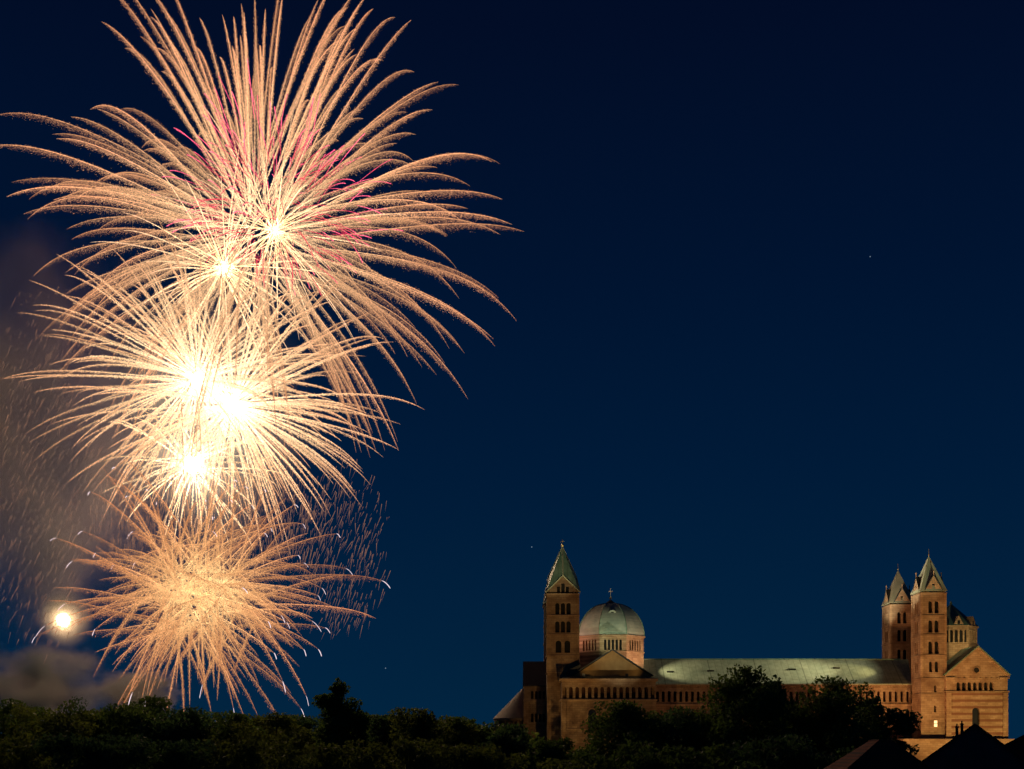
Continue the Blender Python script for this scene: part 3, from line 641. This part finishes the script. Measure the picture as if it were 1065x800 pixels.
# ------------------------------------------------------------------ trees
def tree(name, label, px, py, wpx, D, kind, m, n=7000):
    rng = np.random.default_rng(int(px*7+py))
    wpx *= (1.22 if kind == 'broad' else 1.15)*(1.12 if px > 630 and D > 220 else 1); n = int(n*(2.7 if kind == 'broad' else 3.4))
    Y = D-D0; S = D/FPX; x = X(px, Y); zt = Z(py, Y); w2 = wpx*S/2
    t = thing(name, label, 'tree', (x, Y, 0), 'trees in front of the cathedral' if px > 500 and D > 220 else 'trees of the dark tree line')
    zb = zt*.08; H = zt-zb
    # clumps on tapering boughs
    nc = 160 if kind == 'broad' else 190; cl = []; lob = rng.random(4)*6.28
    nl = 13 if kind == 'broad' else 26; lobes = [(0, 0, .86, .30)]
    for i in range(nl):
        h = .12+.74*(i+rng.random()*.8)/nl; a = i*2.4+rng.normal(0, .5)
        if kind == 'broad': env = .78*math.sin(math.pi*(.2+.66*h))**.6
        elif kind == 'tall': env = .9*(1.03-h)**.42
        else: env = .95*(1.03-h)**.55
        env *= rng.uniform(.75, 1.15); lobes.append((math.cos(a)*env, math.sin(a)*env, h+rng.normal(0, .04), rng.uniform(.30, .5)*(1 if kind == 'broad' else 1.08-.5*h)))
    while len(cl) < nc:
        l = lobes[rng.integers(len(lobes))] if rng.random() < .78 else (0, 0, (hh := rng.uniform(.1, .8 if kind == 'broad' else .96)), .42 if kind == 'broad' else .44*(1.12-hh))
        d = rng.normal(size=3); d /= np.linalg.norm(d); q = rng.random()**.4
        x_, y_ = (l[0]+d[0]*q*l[3])*w2, (l[1]+d[1]*q*l[3])*w2; z_ = zb+H*l[2]+d[2]*q*l[3]*w2*1.0
        if z_ > zt-.7: z_ = zt-.7-rng.random()*1.5
        cl.append((x_, y_, max(z_, zb+.5), rng.uniform(.09, .2)*w2+.35))
    cl.append((0, 0, zt-.5, .45)); cl = np.array(cl)
    idx = rng.choice(len(cl), n, p=cl[:, 3]**2/np.sum(cl[:, 3]**2))
    d = rng.normal(size=(n, 3)); d /= np.linalg.norm(d, axis=1)[:, None]; rr = rng.random((n, 1))**.45*1.25
    c = cl[idx, :3]+d*rr*cl[idx, 3:4]*np.array([1, 1, .75]); c[:, 2] = np.minimum(c[:, 2], zt+rng.normal(0, .3, n))
    s = rng.uniform(.2, .52, (n, 1))*(S/.2)**.5
    a = rng.normal(size=(n, 3)); a /= np.linalg.norm(a, axis=1)[:, None]; b = np.cross(a, rng.normal(size=(n, 3))); b /= np.linalg.norm(b, axis=1)[:, None]
    v = np.stack([c-a*s, c-b*s*.6, c+a*s, c+b*s*.6], 1).reshape(-1, 3)
    fastmesh('crown', v, np.arange(4*n).reshape(n, 4), m, t)
    mb = MB(); r0 = .2+zt*.017
    mb.tube([(0, 0, -.2), (.15, .1, zt*.3), (-.1, 0, zt*.6), (0, 0, zt*.93)], [r0, r0*.75, r0*.45, r0*.1], 8)
    for i in rng.choice(len(cl)-1, 16, replace=False):
        e = cl[i]; z0 = max(zb*.9, e[2]-math.hypot(e[0], e[1])*.8-1); mb.tube([(0, 0, z0), (e[0]*.5, e[1]*.5, z0+(e[2]-z0)*.45), (e[0], e[1], e[2])], [r0*.35, r0*.2, r0*.06], 5)
    o = mb.build('trunk', BARK); o.parent = t; o.location = (0, 0, 0)
    return t
T = [
 ('broadleaf_tree', 'broad dark tree cut by the picture edge under the moon', 4, 727, 92, 300, 'broad', 0),
 ('broadleaf_tree', 'low round tree just below the smoke beside the moon', 62, 734, 84, 290, 'broad', 1),
 ('broadleaf_tree', 'wide bushy tree below the brown smoke puffs', 130, 725, 92, 300, 'broad', 0),
 ('broadleaf_tree', 'domed tree straight under the lowest firework burst', 196, 733, 88, 295, 'broad', 2),
 ('broadleaf_tree', 'olive tinged tree between the lowest burst and the pointed tall tree', 288, 740, 76, 290, 'broad', 1),
 ('broadleaf_tree', 'small rounded tree next to the domed tree under the lowest firework', 245, 741, 66, 300, 'broad', 0),
 ('tall_tree', 'tall pointed tree standing clear above the tree line', 352, 705, 66, 270, 'cone', 0),
 ('broadleaf_tree', 'dark low tree touching the pointed tall tree', 398, 745, 72, 290, 'broad', 2),
 ('broadleaf_tree', 'wide even crowned tree midway between the pointed tall tree and the apse', 440, 738, 92, 285, 'broad', 1),
 ('broadleaf_tree', 'round tree second from the apse in the dark tree line', 492, 747, 78, 290, 'broad', 0),
 ('broadleaf_tree', 'dark tree hiding the foot of the apse', 533, 753, 68, 275, 'broad', 2),
 ('broadleaf_tree', 'tree hiding the foot of the slender dome-side tower', 566, 768, 62, 262, 'broad', 0),
 ('broadleaf_tree', 'low tree under the arched transept windows', 610, 780, 64, 262, 'broad', 0),
 ('tall_tree', 'conical dark tree covering the middle of the transept', 650, 730, 100, 258, 'cone', 0),
 ('broadleaf_tree', 'round dark tree at the corner of transept and nave', 697, 738, 98, 262, 'broad', 2),
 ('broadleaf_tree', 'small bush-like tree before the clerestory between two larger trees', 731, 762, 46, 258, 'broad', 2),
 ('tall_tree', 'tallest tree before the nave, its top overlapping the lit roof', 778, 694, 104, 252, 'tall', 0),
 ('tall_tree', 'slim tree leaning against the tallest tree before the nave', 806, 700, 52, 262, 'tall', 2),
 ('broadleaf_tree', 'dark rounded tree in the dip between the two tall nave trees', 838, 736, 84, 262, 'broad', 0),
 ('tall_tree', 'second tall tree before the nave, just reaching the eave', 868, 706, 104, 252, 'tall', 0),
 ('broadleaf_tree', 'full round tree before the nave next to the brick house roofs and tower pair', 905, 718, 62, 262, 'broad', 2),
 ('broadleaf_tree', 'small tree at the foot of the tower with the lit window', 930, 766, 26, 258, 'broad', 1),
 ('broadleaf_tree', 'small tree in front of the red brick house at the picture edge', 1062, 775, 40, 240, 'broad', 2),
] + [('broadleaf_tree', 'far low tree between two crowns, '+wh, px, py, 96, 335, 'broad', i % 3) for i, (px, py, wh) in enumerate((
 (32, 737, 'nearest the moon'), (94, 738, 'under the smoke puffs'), (162, 735, 'under the lowest burst on its moon side'), (222, 741, 'under the lowest burst on its far side'), (272, 743, 'two crowns before the pointed tall tree'),
 (320, 745, 'just before the pointed tall tree'), (376, 746, 'just past the pointed tall tree'), (418, 746, 'beside the wide even crowned tree'), (466, 747, 'halfway to the apse'), (512, 755, 'touching the apse')))]
for nm, lb, px, py, wp, D, kd, mi in T: tree(nm, lb, px, py, wp, D, kd, LEAF[mi], 7000 if wp > 60 else 4500)
front = [(28, 768, 'under the moon'), (104, 764, 'below the smoke puffs'), (182, 772, 'below the lowest burst'), (262, 766, 'beside the lowest burst'), (340, 776, 'below the pointed tall tree'), (424, 770, 'below the wide even crowned tree'),
         (505, 776, 'below the apse'), (583, 790, 'below the slender tower by the dome'), (660, 772, 'below the transept'), (738, 776, 'below the joint of nave and transept'), (815, 766, 'below the tallest nave tree'), (878, 776, 'next to the red hip roof')]
for px, py, wh in front: tree('broadleaf_tree', 'low near tree in the bottom row, '+wh, px, py, 104, 190, 'broad', LEAF[int(px) % 3], 6000)

# ------------------------------------------------------------------ fireworks
rng = np.random.default_rng(33)
FY = 175.0; FS = (D0+FY)/FPX      # metres per photo pixel at the fireworks
def paths(n, Rm, G, k=2.0, spread=.15, up=0, squash=1.0):
    az = 2*math.pi*(np.arange(n)*.618034+rng.uniform(-.3, .3, n)/n**.5); yy = rng.uniform(-1, 1, n)*min(.97, squash*1.08); q = np.sqrt(1-yy**2)
    d = np.stack([np.cos(az)*q, yy, np.sin(az)*q], 1)
    d /= np.linalg.norm(d, axis=1)[:, None]; d[:, 2] += up
    Rr = Rm*(1+np.clip(rng.normal(0, spread, n), -3*spread, 1.1*spread)); Rr *= 1-.22*np.clip(-d[:, 2], 0, 1); return d*Rr[:, None]
def at(vec, s, G, k=2.0):
    f = (1-np.exp(-k*s))/(1-math.exp(-k)); p = vec[None, :]*f[:, None]; p[:, 2] -= G*s**2; return p
TF = np.array([[0, 1, 2], [0, 2, 3], [0, 3, 1], [1, 3, 2]])
def sparks(cen, dirv, ln, wd):
    """a spindle per spark: cen (n,3), unit dir (n,3)"""
    n = len(cen); a = np.cross(dirv, np.array([.31, .85, .42])); a /= np.linalg.norm(a, axis=1)[:, None]+1e-9; b = np.cross(dirv, a)
    ln = ln[:, None]; wd = wd[:, None]
    v = np.stack([cen+dirv*ln, cen-dirv*ln*.6+a*wd, cen-dirv*ln*.6-a*wd*.5+b*wd*.87, cen-dirv*ln*.6-a*wd*.5-b*wd*.87], 1).reshape(-1, 3)
    f = (TF[None]+4*np.arange(n)[:, None, None]).reshape(-1, 3); return v, f
def line(pts, rad):
    """three sided thread"""
    n = len(pts); t = np.gradient(pts, axis=0); t /= np.linalg.norm(t, axis=1)[:, None]+1e-9
    a = np.cross(t, np.array([.1, 1, .2])); a /= np.linalg.norm(a, axis=1)[:, None]+1e-9; b = np.cross(t, a); r = rad[:, None]
    v = np.stack([pts+a*r, pts-a*r*.5+b*r*.87, pts-a*r*.5-b*r*.87], 1).reshape(-1, 3)
    i = np.arange(n-1)[:, None]*3; f = np.concatenate([np.concatenate([i+j, i+(j+1) % 3, i+3+(j+1) % 3], 1) for j in range(3)]+[np.concatenate([i+j, i+3+(j+1) % 3, i+3+j], 1) for j in range(3)])
    return v, f
def join(parts):
    vs, fs, b = [], [], 0
    for v, f in parts: vs.append(v); fs.append(f+b); b += len(v)
    return np.concatenate(vs), np.concatenate(fs)
def burst(name, label, px, py, dY, n, Rpx, Gpx, m, glit=0, s0=.0, s1=1.0, thread=.14, wfac=1.0, k=2.0, spread=.12, tip=None, dots=0, up=0, core=0, vecs=None, squash=1.0, fall=0.0, solid=.0, ssz=.1, cluster=None, jit=0):
    c = P(px, py, FY+dY); b = thing(name, label, 'firework', c, 'firework bursts over the tree line')
    V = paths(n, Rpx*FS, 0, k, spread, up, squash) if vecs is None else np.array(vecs)*FS
    if cluster is not None: V = cluster(V)
    G = Gpx*FS; rest = []; order = np.argsort(-np.linalg.norm(V[:, [0, 2]], axis=1))
    for j, i in enumerate(order):
        v = V[i]; L_ = np.linalg.norm(v); parts = []; e = s1*rng.uniform(.88, 1.0)
        jo = rng.normal(0, 1, 3)*jit*FS; G = Gpx*FS*rng.uniform(.6, 1.5)
        s = np.linspace(s0+rng.uniform(0, .04), e, 26); pt = at(v, s, G, k)+jo
        tt = np.linspace(0, 1, len(s))
        if thread: parts.append(line(pt, thread*np.clip(np.sin(np.pi*np.clip(tt*.93+.07, 0, 1))**.6, .12, 1)*rng.uniform(.7, 1.25)))
        if glit:
            ng = int(glit*L_/FS/100*rng.uniform(.8, 1.2)); sg = s0+(e-s0)*(1-(1-rng.beta(1.5, 1.5, ng))**.8)
            cc = at(v, sg, G, k)+jo; q = (sg-s0)/(e-s0)
            tg = at(v, sg+.01, G, k)+jo-cc; tg /= np.linalg.norm(tg, axis=1)[:, None]+1e-9
            wprof = wfac*FS*(4.6*q**.9*(1-q)**1.0+.12)
            off = rng.normal(size=(ng, 3))*(wprof*.42)[:, None]
            cc = cc+off; cc[:, 2] -= np.abs(rng.normal(size=ng))*wprof*(.55+fall)
            dv = tg*.9+np.array([0, 0, -.5])+rng.normal(size=(ng, 3))*.25; dv /= np.linalg.norm(dv, axis=1)[:, None]
            sz = rng.lognormal(0, .35, ng)*ssz*(1.15-.6*q); parts.append(sparks(cc, dv, sz*4.2, sz*.9))
        if dots:
            sd = np.linspace(.35, e, dots)+rng.normal(0, .004, dots); cc = at(v, sd, G, k)+jo; tg = at(v, sd+.01, G, k)+jo-cc; tg /= np.linalg.norm(tg, axis=1)[:, None]
            parts.append(sparks(cc, tg, np.full(dots, .5), np.full(dots, .2)))
        vv, ff = join(parts)
        if j < 99:
            o = fastmesh('spark_trail', vv, ff, m, b)
            if tip is not None and rng.random() < .7:
                ln = rng.uniform(.04, .13); st = np.linspace(e-ln*.2, e+ln, 9); pp = at(v, st, G, k)+jo; pp[:, 2] -= np.linspace(0, 1, 9)**2*1.6
                v2, f2 = line(pp, .15*np.array([.25, .6, .9, 1, 1, 1, 1, 1.1, .5])*rng.uniform(.6, 1.2)); fastmesh('white_tip', v2, f2, tip, o)
        else: rest.append((vv, ff))
    if rest:
        vv, ff = join(rest); o = fastmesh('spark_trail', vv, ff, m, b); o['kind'] = 'stuff'
    if core:
        mb = MB(); 
        bpy_sphere(mb, core); o = mb.build('glowing_core', CORE, None); o.parent = b; o.location = (0, 0, 0)
    return b
def bpy_sphere(mb, r):
    mb.lathe((0, 0), [(r*math.sin(a)*(1+.0*a)+1e-4, -r*math.cos(a)) for a in np.linspace(0, math.pi, 9)], 12)
CORE = emit('white_hot_core', (1, .70, .42), 1150, 'FRONT')
GOLDM = burn('gold_comet_stars', [(0, (3, 2, 1.2)), (14, (1.7, 1.08, .60)), (38, (1.32, .72, .36)), (70, (1.15, .52, .25)), (110, (.85, .34, .16))])
HOTM = burn('white_gold_stars', [(0, (8, 7, 4.5)), (4, (3.5, 2.6, 1.6)), (16, (2.0, 1.4, .8)), (32, (1.45, .88, .46)), (50, (1.2, .62, .31)), (75, (.95, .42, .20))])
YELM = burn('yellow_stars', [(0, (8, 6, 3)), (5, (3, 2, .9)), (14, (2.3, 1.5, .8)), (35, (1.5, .9, .5)), (60, (1.2, .64, .38))])
REDM = burn('red_stars', [(0, (1.5, .3, .2)), (12, (1.0, .07, .10)), (30, (.95, .06, .13)), (38, (1.9, .22, .42))])
LOWM = burn('amber_stars', [(0, (2.2, 1.1, .35)), (8, (2.0, 1.2, .5)), (18, (1.4, .68, .27)), (34, (.98, .40, .16)), (55, (.75, .28, .12))])
TIPM = emit('white_tips', (1, .80, .86), 1.15)
FALLM = emit('fading_embers', (.60, .29, .18), .5)

def palm(V):   # comets pair up: neighbours fly close together
    V = V.copy(); h = len(V)//2
    V[1:h*2:2] = V[0:h*2:2]*rng.uniform(.8, 1.02, (h, 1))+rng.normal(0, 2.2, (h, 3))
    a = np.radians(np.linspace(-32, 34, 26)+rng.normal(0, 1.6, 26)); q = rng.uniform(275, 355, 26)*FS   # the tall upright comets
    return np.concatenate([V, np.stack([np.sin(a)*q, rng.normal(0, 12, 26), np.cos(a)*q], 1)])
burst('firework_palm_burst', 'largest golden palm firework with broad feathery comet trails, topmost of all', 266, 248, 12, 195, 260, 54, GOLDM, glit=1200, s0=.05, thread=.21, wfac=1.7, spread=.15, squash=.55, fall=.8, cluster=palm, up=.06, k=1.6, ssz=.052, jit=9)
burst('firework_burst', 'small yellow burst beside the crimson stars, on the side towards the cathedral', 285, 240, -6, 80, 104, 14, YELM, glit=60, thread=.19, wfac=.5, spread=.4, k=1.4, jit=2)
burst('firework_burst', 'small yellow burst below the crimson stars, on the side towards the moon', 233, 280, -8, 85, 100, 14, YELM, glit=60, thread=.19, wfac=.5, spread=.4, k=1.4, jit=2)
burst('firework_burst', 'crimson burst of dotted red stars inside the golden palm', 286, 232, -10, 230, 96, 10, REDM, glit=0, thread=.12, s0=.3, dots=22, spread=.12, squash=.9, jit=14, up=.35)
burst('firework_burst', 'white-hot burst with long gold rays, upper one of the close pair', 205, 395, -6, 175, 164, 24, HOTM, glit=520, thread=.17, wfac=1.0, spread=.17, ssz=.07, core=2.2, squash=.8, k=1.5, jit=2)
burst('firework_burst', 'brightest white-hot burst with long gold rays, lower one of the close pair', 241, 421, -2, 175, 172, 26, HOTM, glit=520, thread=.17, wfac=1.0, spread=.17, ssz=.07, core=2.8, squash=.8, k=1.5, up=.06, jit=2)
burst('firework_burst', 'compact white-hot burst just above the lowest amber one', 200, 484, -8, 80, 74, 14, HOTM, glit=200, thread=.16, wfac=.8, spread=.4, core=2.9, jit=4)
burst('firework_burst', 'lowest amber burst over the trees whose trails end in white falling tips', 209, 618, -14, 290, 120, 15, LOWM, glit=850, thread=.16, wfac=1.5, spread=.2, tip=TIPM, k=1.4, fall=.7, ssz=.052, jit=20)

def embers(label, boxes):
    parts = []
    for (x0, x1, y0, y1, n, lean) in boxes:
        cc = np.empty((n, 3)); px = rng.uniform(x0, x1, n); py = rng.uniform(y0, y1, n); Y = FY+rng.uniform(-25, 25, n)
        m_ = ((px-(x0+x1)/2)/((x1-x0)/2))**2+((py-(y0+y1)/2)/((y1-y0)/2))**2 < rng.uniform(.3, 1.2, n); px, py, Y = px[m_], py[m_], Y[m_]
        cc = np.stack([(px-CX)*(D0+Y)/FPX, Y, EYE+(HY-py)*(D0+Y)/FPX], 1); n = len(cc)
        dv = np.array([lean, 0, -1])+rng.normal(0, .12, (n, 3)); dv /= np.linalg.norm(dv, axis=1)[:, None]
        parts.append(sparks(cc, dv, rng.uniform(.6, 3.8, n), rng.uniform(.05, .13, n)))
    v, f = join(parts); c = v.mean(0); o = fastmesh('falling_embers', v-c, f, FALLM); o.location = c; tag(o, label, 'embers', kind='stuff'); return o
embers('curtain of faint falling embers drifting beside the lowest burst on the cathedral side', [(300, 405, 480, 665, 900, -.3)])
embers('faint drizzle of falling embers in the smoke at the picture edge above the moon', [(-20, 110, 300, 690, 1500, -.45)])
embers('falling embers filling the gap between white-hot and amber bursts', [(90, 340, 470, 610, 4200, -.1)])

# ------------------------------------------------------------------ moon, stars
MY = 2600.0
mo = MB(); bpy_sphere(mo, 7.0*(D0+MY)/FPX); moon = mo.build('moon', emit('moonlight', (1, .60, .30), 50, 'FRONT'), smooth=True); moon.location = P(66, 645, MY)
tag(moon, 'small round glowing moon low over the tree line, veiled by smoke', 'moon')
for i, (px, py, lb) in enumerate(((553, 569, 'faint star beside the tip of the tower by the dome'), (401, 695, 'faint star between the pointed tall tree and the apse'), (905, 267, 'faint lone star high in the empty sky'))):
    st = MB(); bpy_sphere(st, .55*(D0+3500)/FPX); s_ = st.build('star', emit('starlight', (.5, .7, .9), .35)); s_.location = P(px, py, 3500); tag(s_, lb, 'star', 'stars')

# ------------------------------------------------------------------ smoke and added glow veils (lit by the bursts and the moon)
def smoke(name, label, px, py, dY, rx, ry, rz, dens, col, scale, seed, thr=.42, aniso=.3):
    c = P(px, py, FY+dY); S = (D0+FY+dY)/FPX
    me = bpy.data.meshes.new(name); import bmesh
    bm = bmesh.new(); bmesh.ops.create_icosphere(bm, subdivisions=3, radius=1); bm.to_mesh(me); bm.free()
    o = bpy.data.objects.new(name, me); C.objects.link(o); o.location = c; o.scale = (rx*S, ry, rz*S)
    m = bpy.data.materials.new(name); m.use_nodes = True; nt = m.node_tree
    for n in list(nt.nodes): nt.nodes.remove(n)
    ot = nt.nodes.new('ShaderNodeOutputMaterial'); vs = nt.nodes.new('ShaderNodeVolumeScatter'); nt.links.new(vs.outputs[0], ot.inputs['Volume'])
    vs.inputs['Color'].default_value = (*col, 1); vs.inputs['Anisotropy'].default_value = aniso
    v = nt.nodes.new('ShaderNodeTexCoord').outputs['Object']
    ln = nt.nodes.new('ShaderNodeVectorMath'); ln.operation = 'LENGTH'; nt.links.new(v, ln.inputs[0])
    ez = nt.nodes.new('ShaderNodeTexNoise'); ez.inputs['Scale'].default_value = scale*1.1; ez.inputs['Detail'].default_value = 4; nt.links.new(v, ez.inputs['Vector'])
    ea = nt.nodes.new('ShaderNodeMath'); ea.operation = 'MULTIPLY_ADD'; ea.inputs[1].default_value = 1.1; nt.links.new(ez.outputs['Fac'], ea.inputs[0]); nt.links.new(ln.outputs['Value'], ea.inputs[2])
    es = nt.nodes.new('ShaderNodeMath'); es.operation = 'SUBTRACT'; es.inputs[1].default_value = .42; nt.links.new(ea.outputs[0], es.inputs[0])
    fo = nt.nodes.new('ShaderNodeMapRange'); fo.interpolation_type = 'SMOOTHSTEP'; nt.links.new(es.outputs[0], fo.inputs[0])
    fo.inputs[1].default_value = 1; fo.inputs[2].default_value = .15; fo.inputs[3].default_value = 0; fo.inputs[4].default_value = 1
    ad = nt.nodes.new('ShaderNodeVectorMath'); ad.operation = 'ADD'; ad.inputs[1].default_value = (seed, seed*2, 0); nt.links.new(v, ad.inputs[0])
    nz = nt.nodes.new('ShaderNodeTexNoise'); nz.inputs['Scale'].default_value = scale; nz.inputs['Detail'].default_value = 3; nt.links.new(ad.outputs[0], nz.inputs['Vector'])
    th = nt.nodes.new('ShaderNodeMapRange'); nt.links.new(nz.outputs['Fac'], th.inputs[0]); th.inputs[1].default_value = thr; th.inputs[2].default_value = .7
    m1 = nt.nodes.new('ShaderNodeMath'); m1.operation = 'MULTIPLY'; nt.links.new(fo.outputs[0], m1.inputs[0]); nt.links.new(th.outputs[0], m1.inputs[1])
    m2 = nt.nodes.new('ShaderNodeMath'); m2.operation = 'MULTIPLY'; nt.links.new(m1.outputs[0], m2.inputs[0]); m2.inputs[1].default_value = dens
    nt.links.new(m2.outputs[0], vs.inputs['Density']); me.materials.append(m)
    return tag(o, label, 'smoke', kind='stuff')
smoke('smoke', 'brown smoke column drifting at the picture edge above the moon', 38, 470, 25, 160, 34, 270, .115, (.95, .78, .86), 1.6, 1.3, .36)
smoke('smoke', 'pinkish lit smoke bank rising behind the trees under the moon', 42, 716, 30, 90, 30, 58, .5, (1, .80, .74), 2.4, 4.4, .36)
smoke('smoke', 'small pinkish smoke puff just above the trees beside the lowest burst', 142, 722, 30, 54, 24, 36, .6, (1, .80, .74), 2.2, 9.1, .34)
smoke('smoke', 'added smoke veil for the glow around the white-hot bursts', 212, 440, 0, 150, 40, 175, .009, (.95, .95, .95), 1.2, 7.7, .2)  # scattering volume added to give the cores a soft glare
smoke('smoke', 'thin added haze veil for the glow round the moon', 66, 645, 2350, 34, 70, 46, .05, (.9, .9, .9), .6, 2.2, .1, .85)  # scattering volume added to give the moon its halo
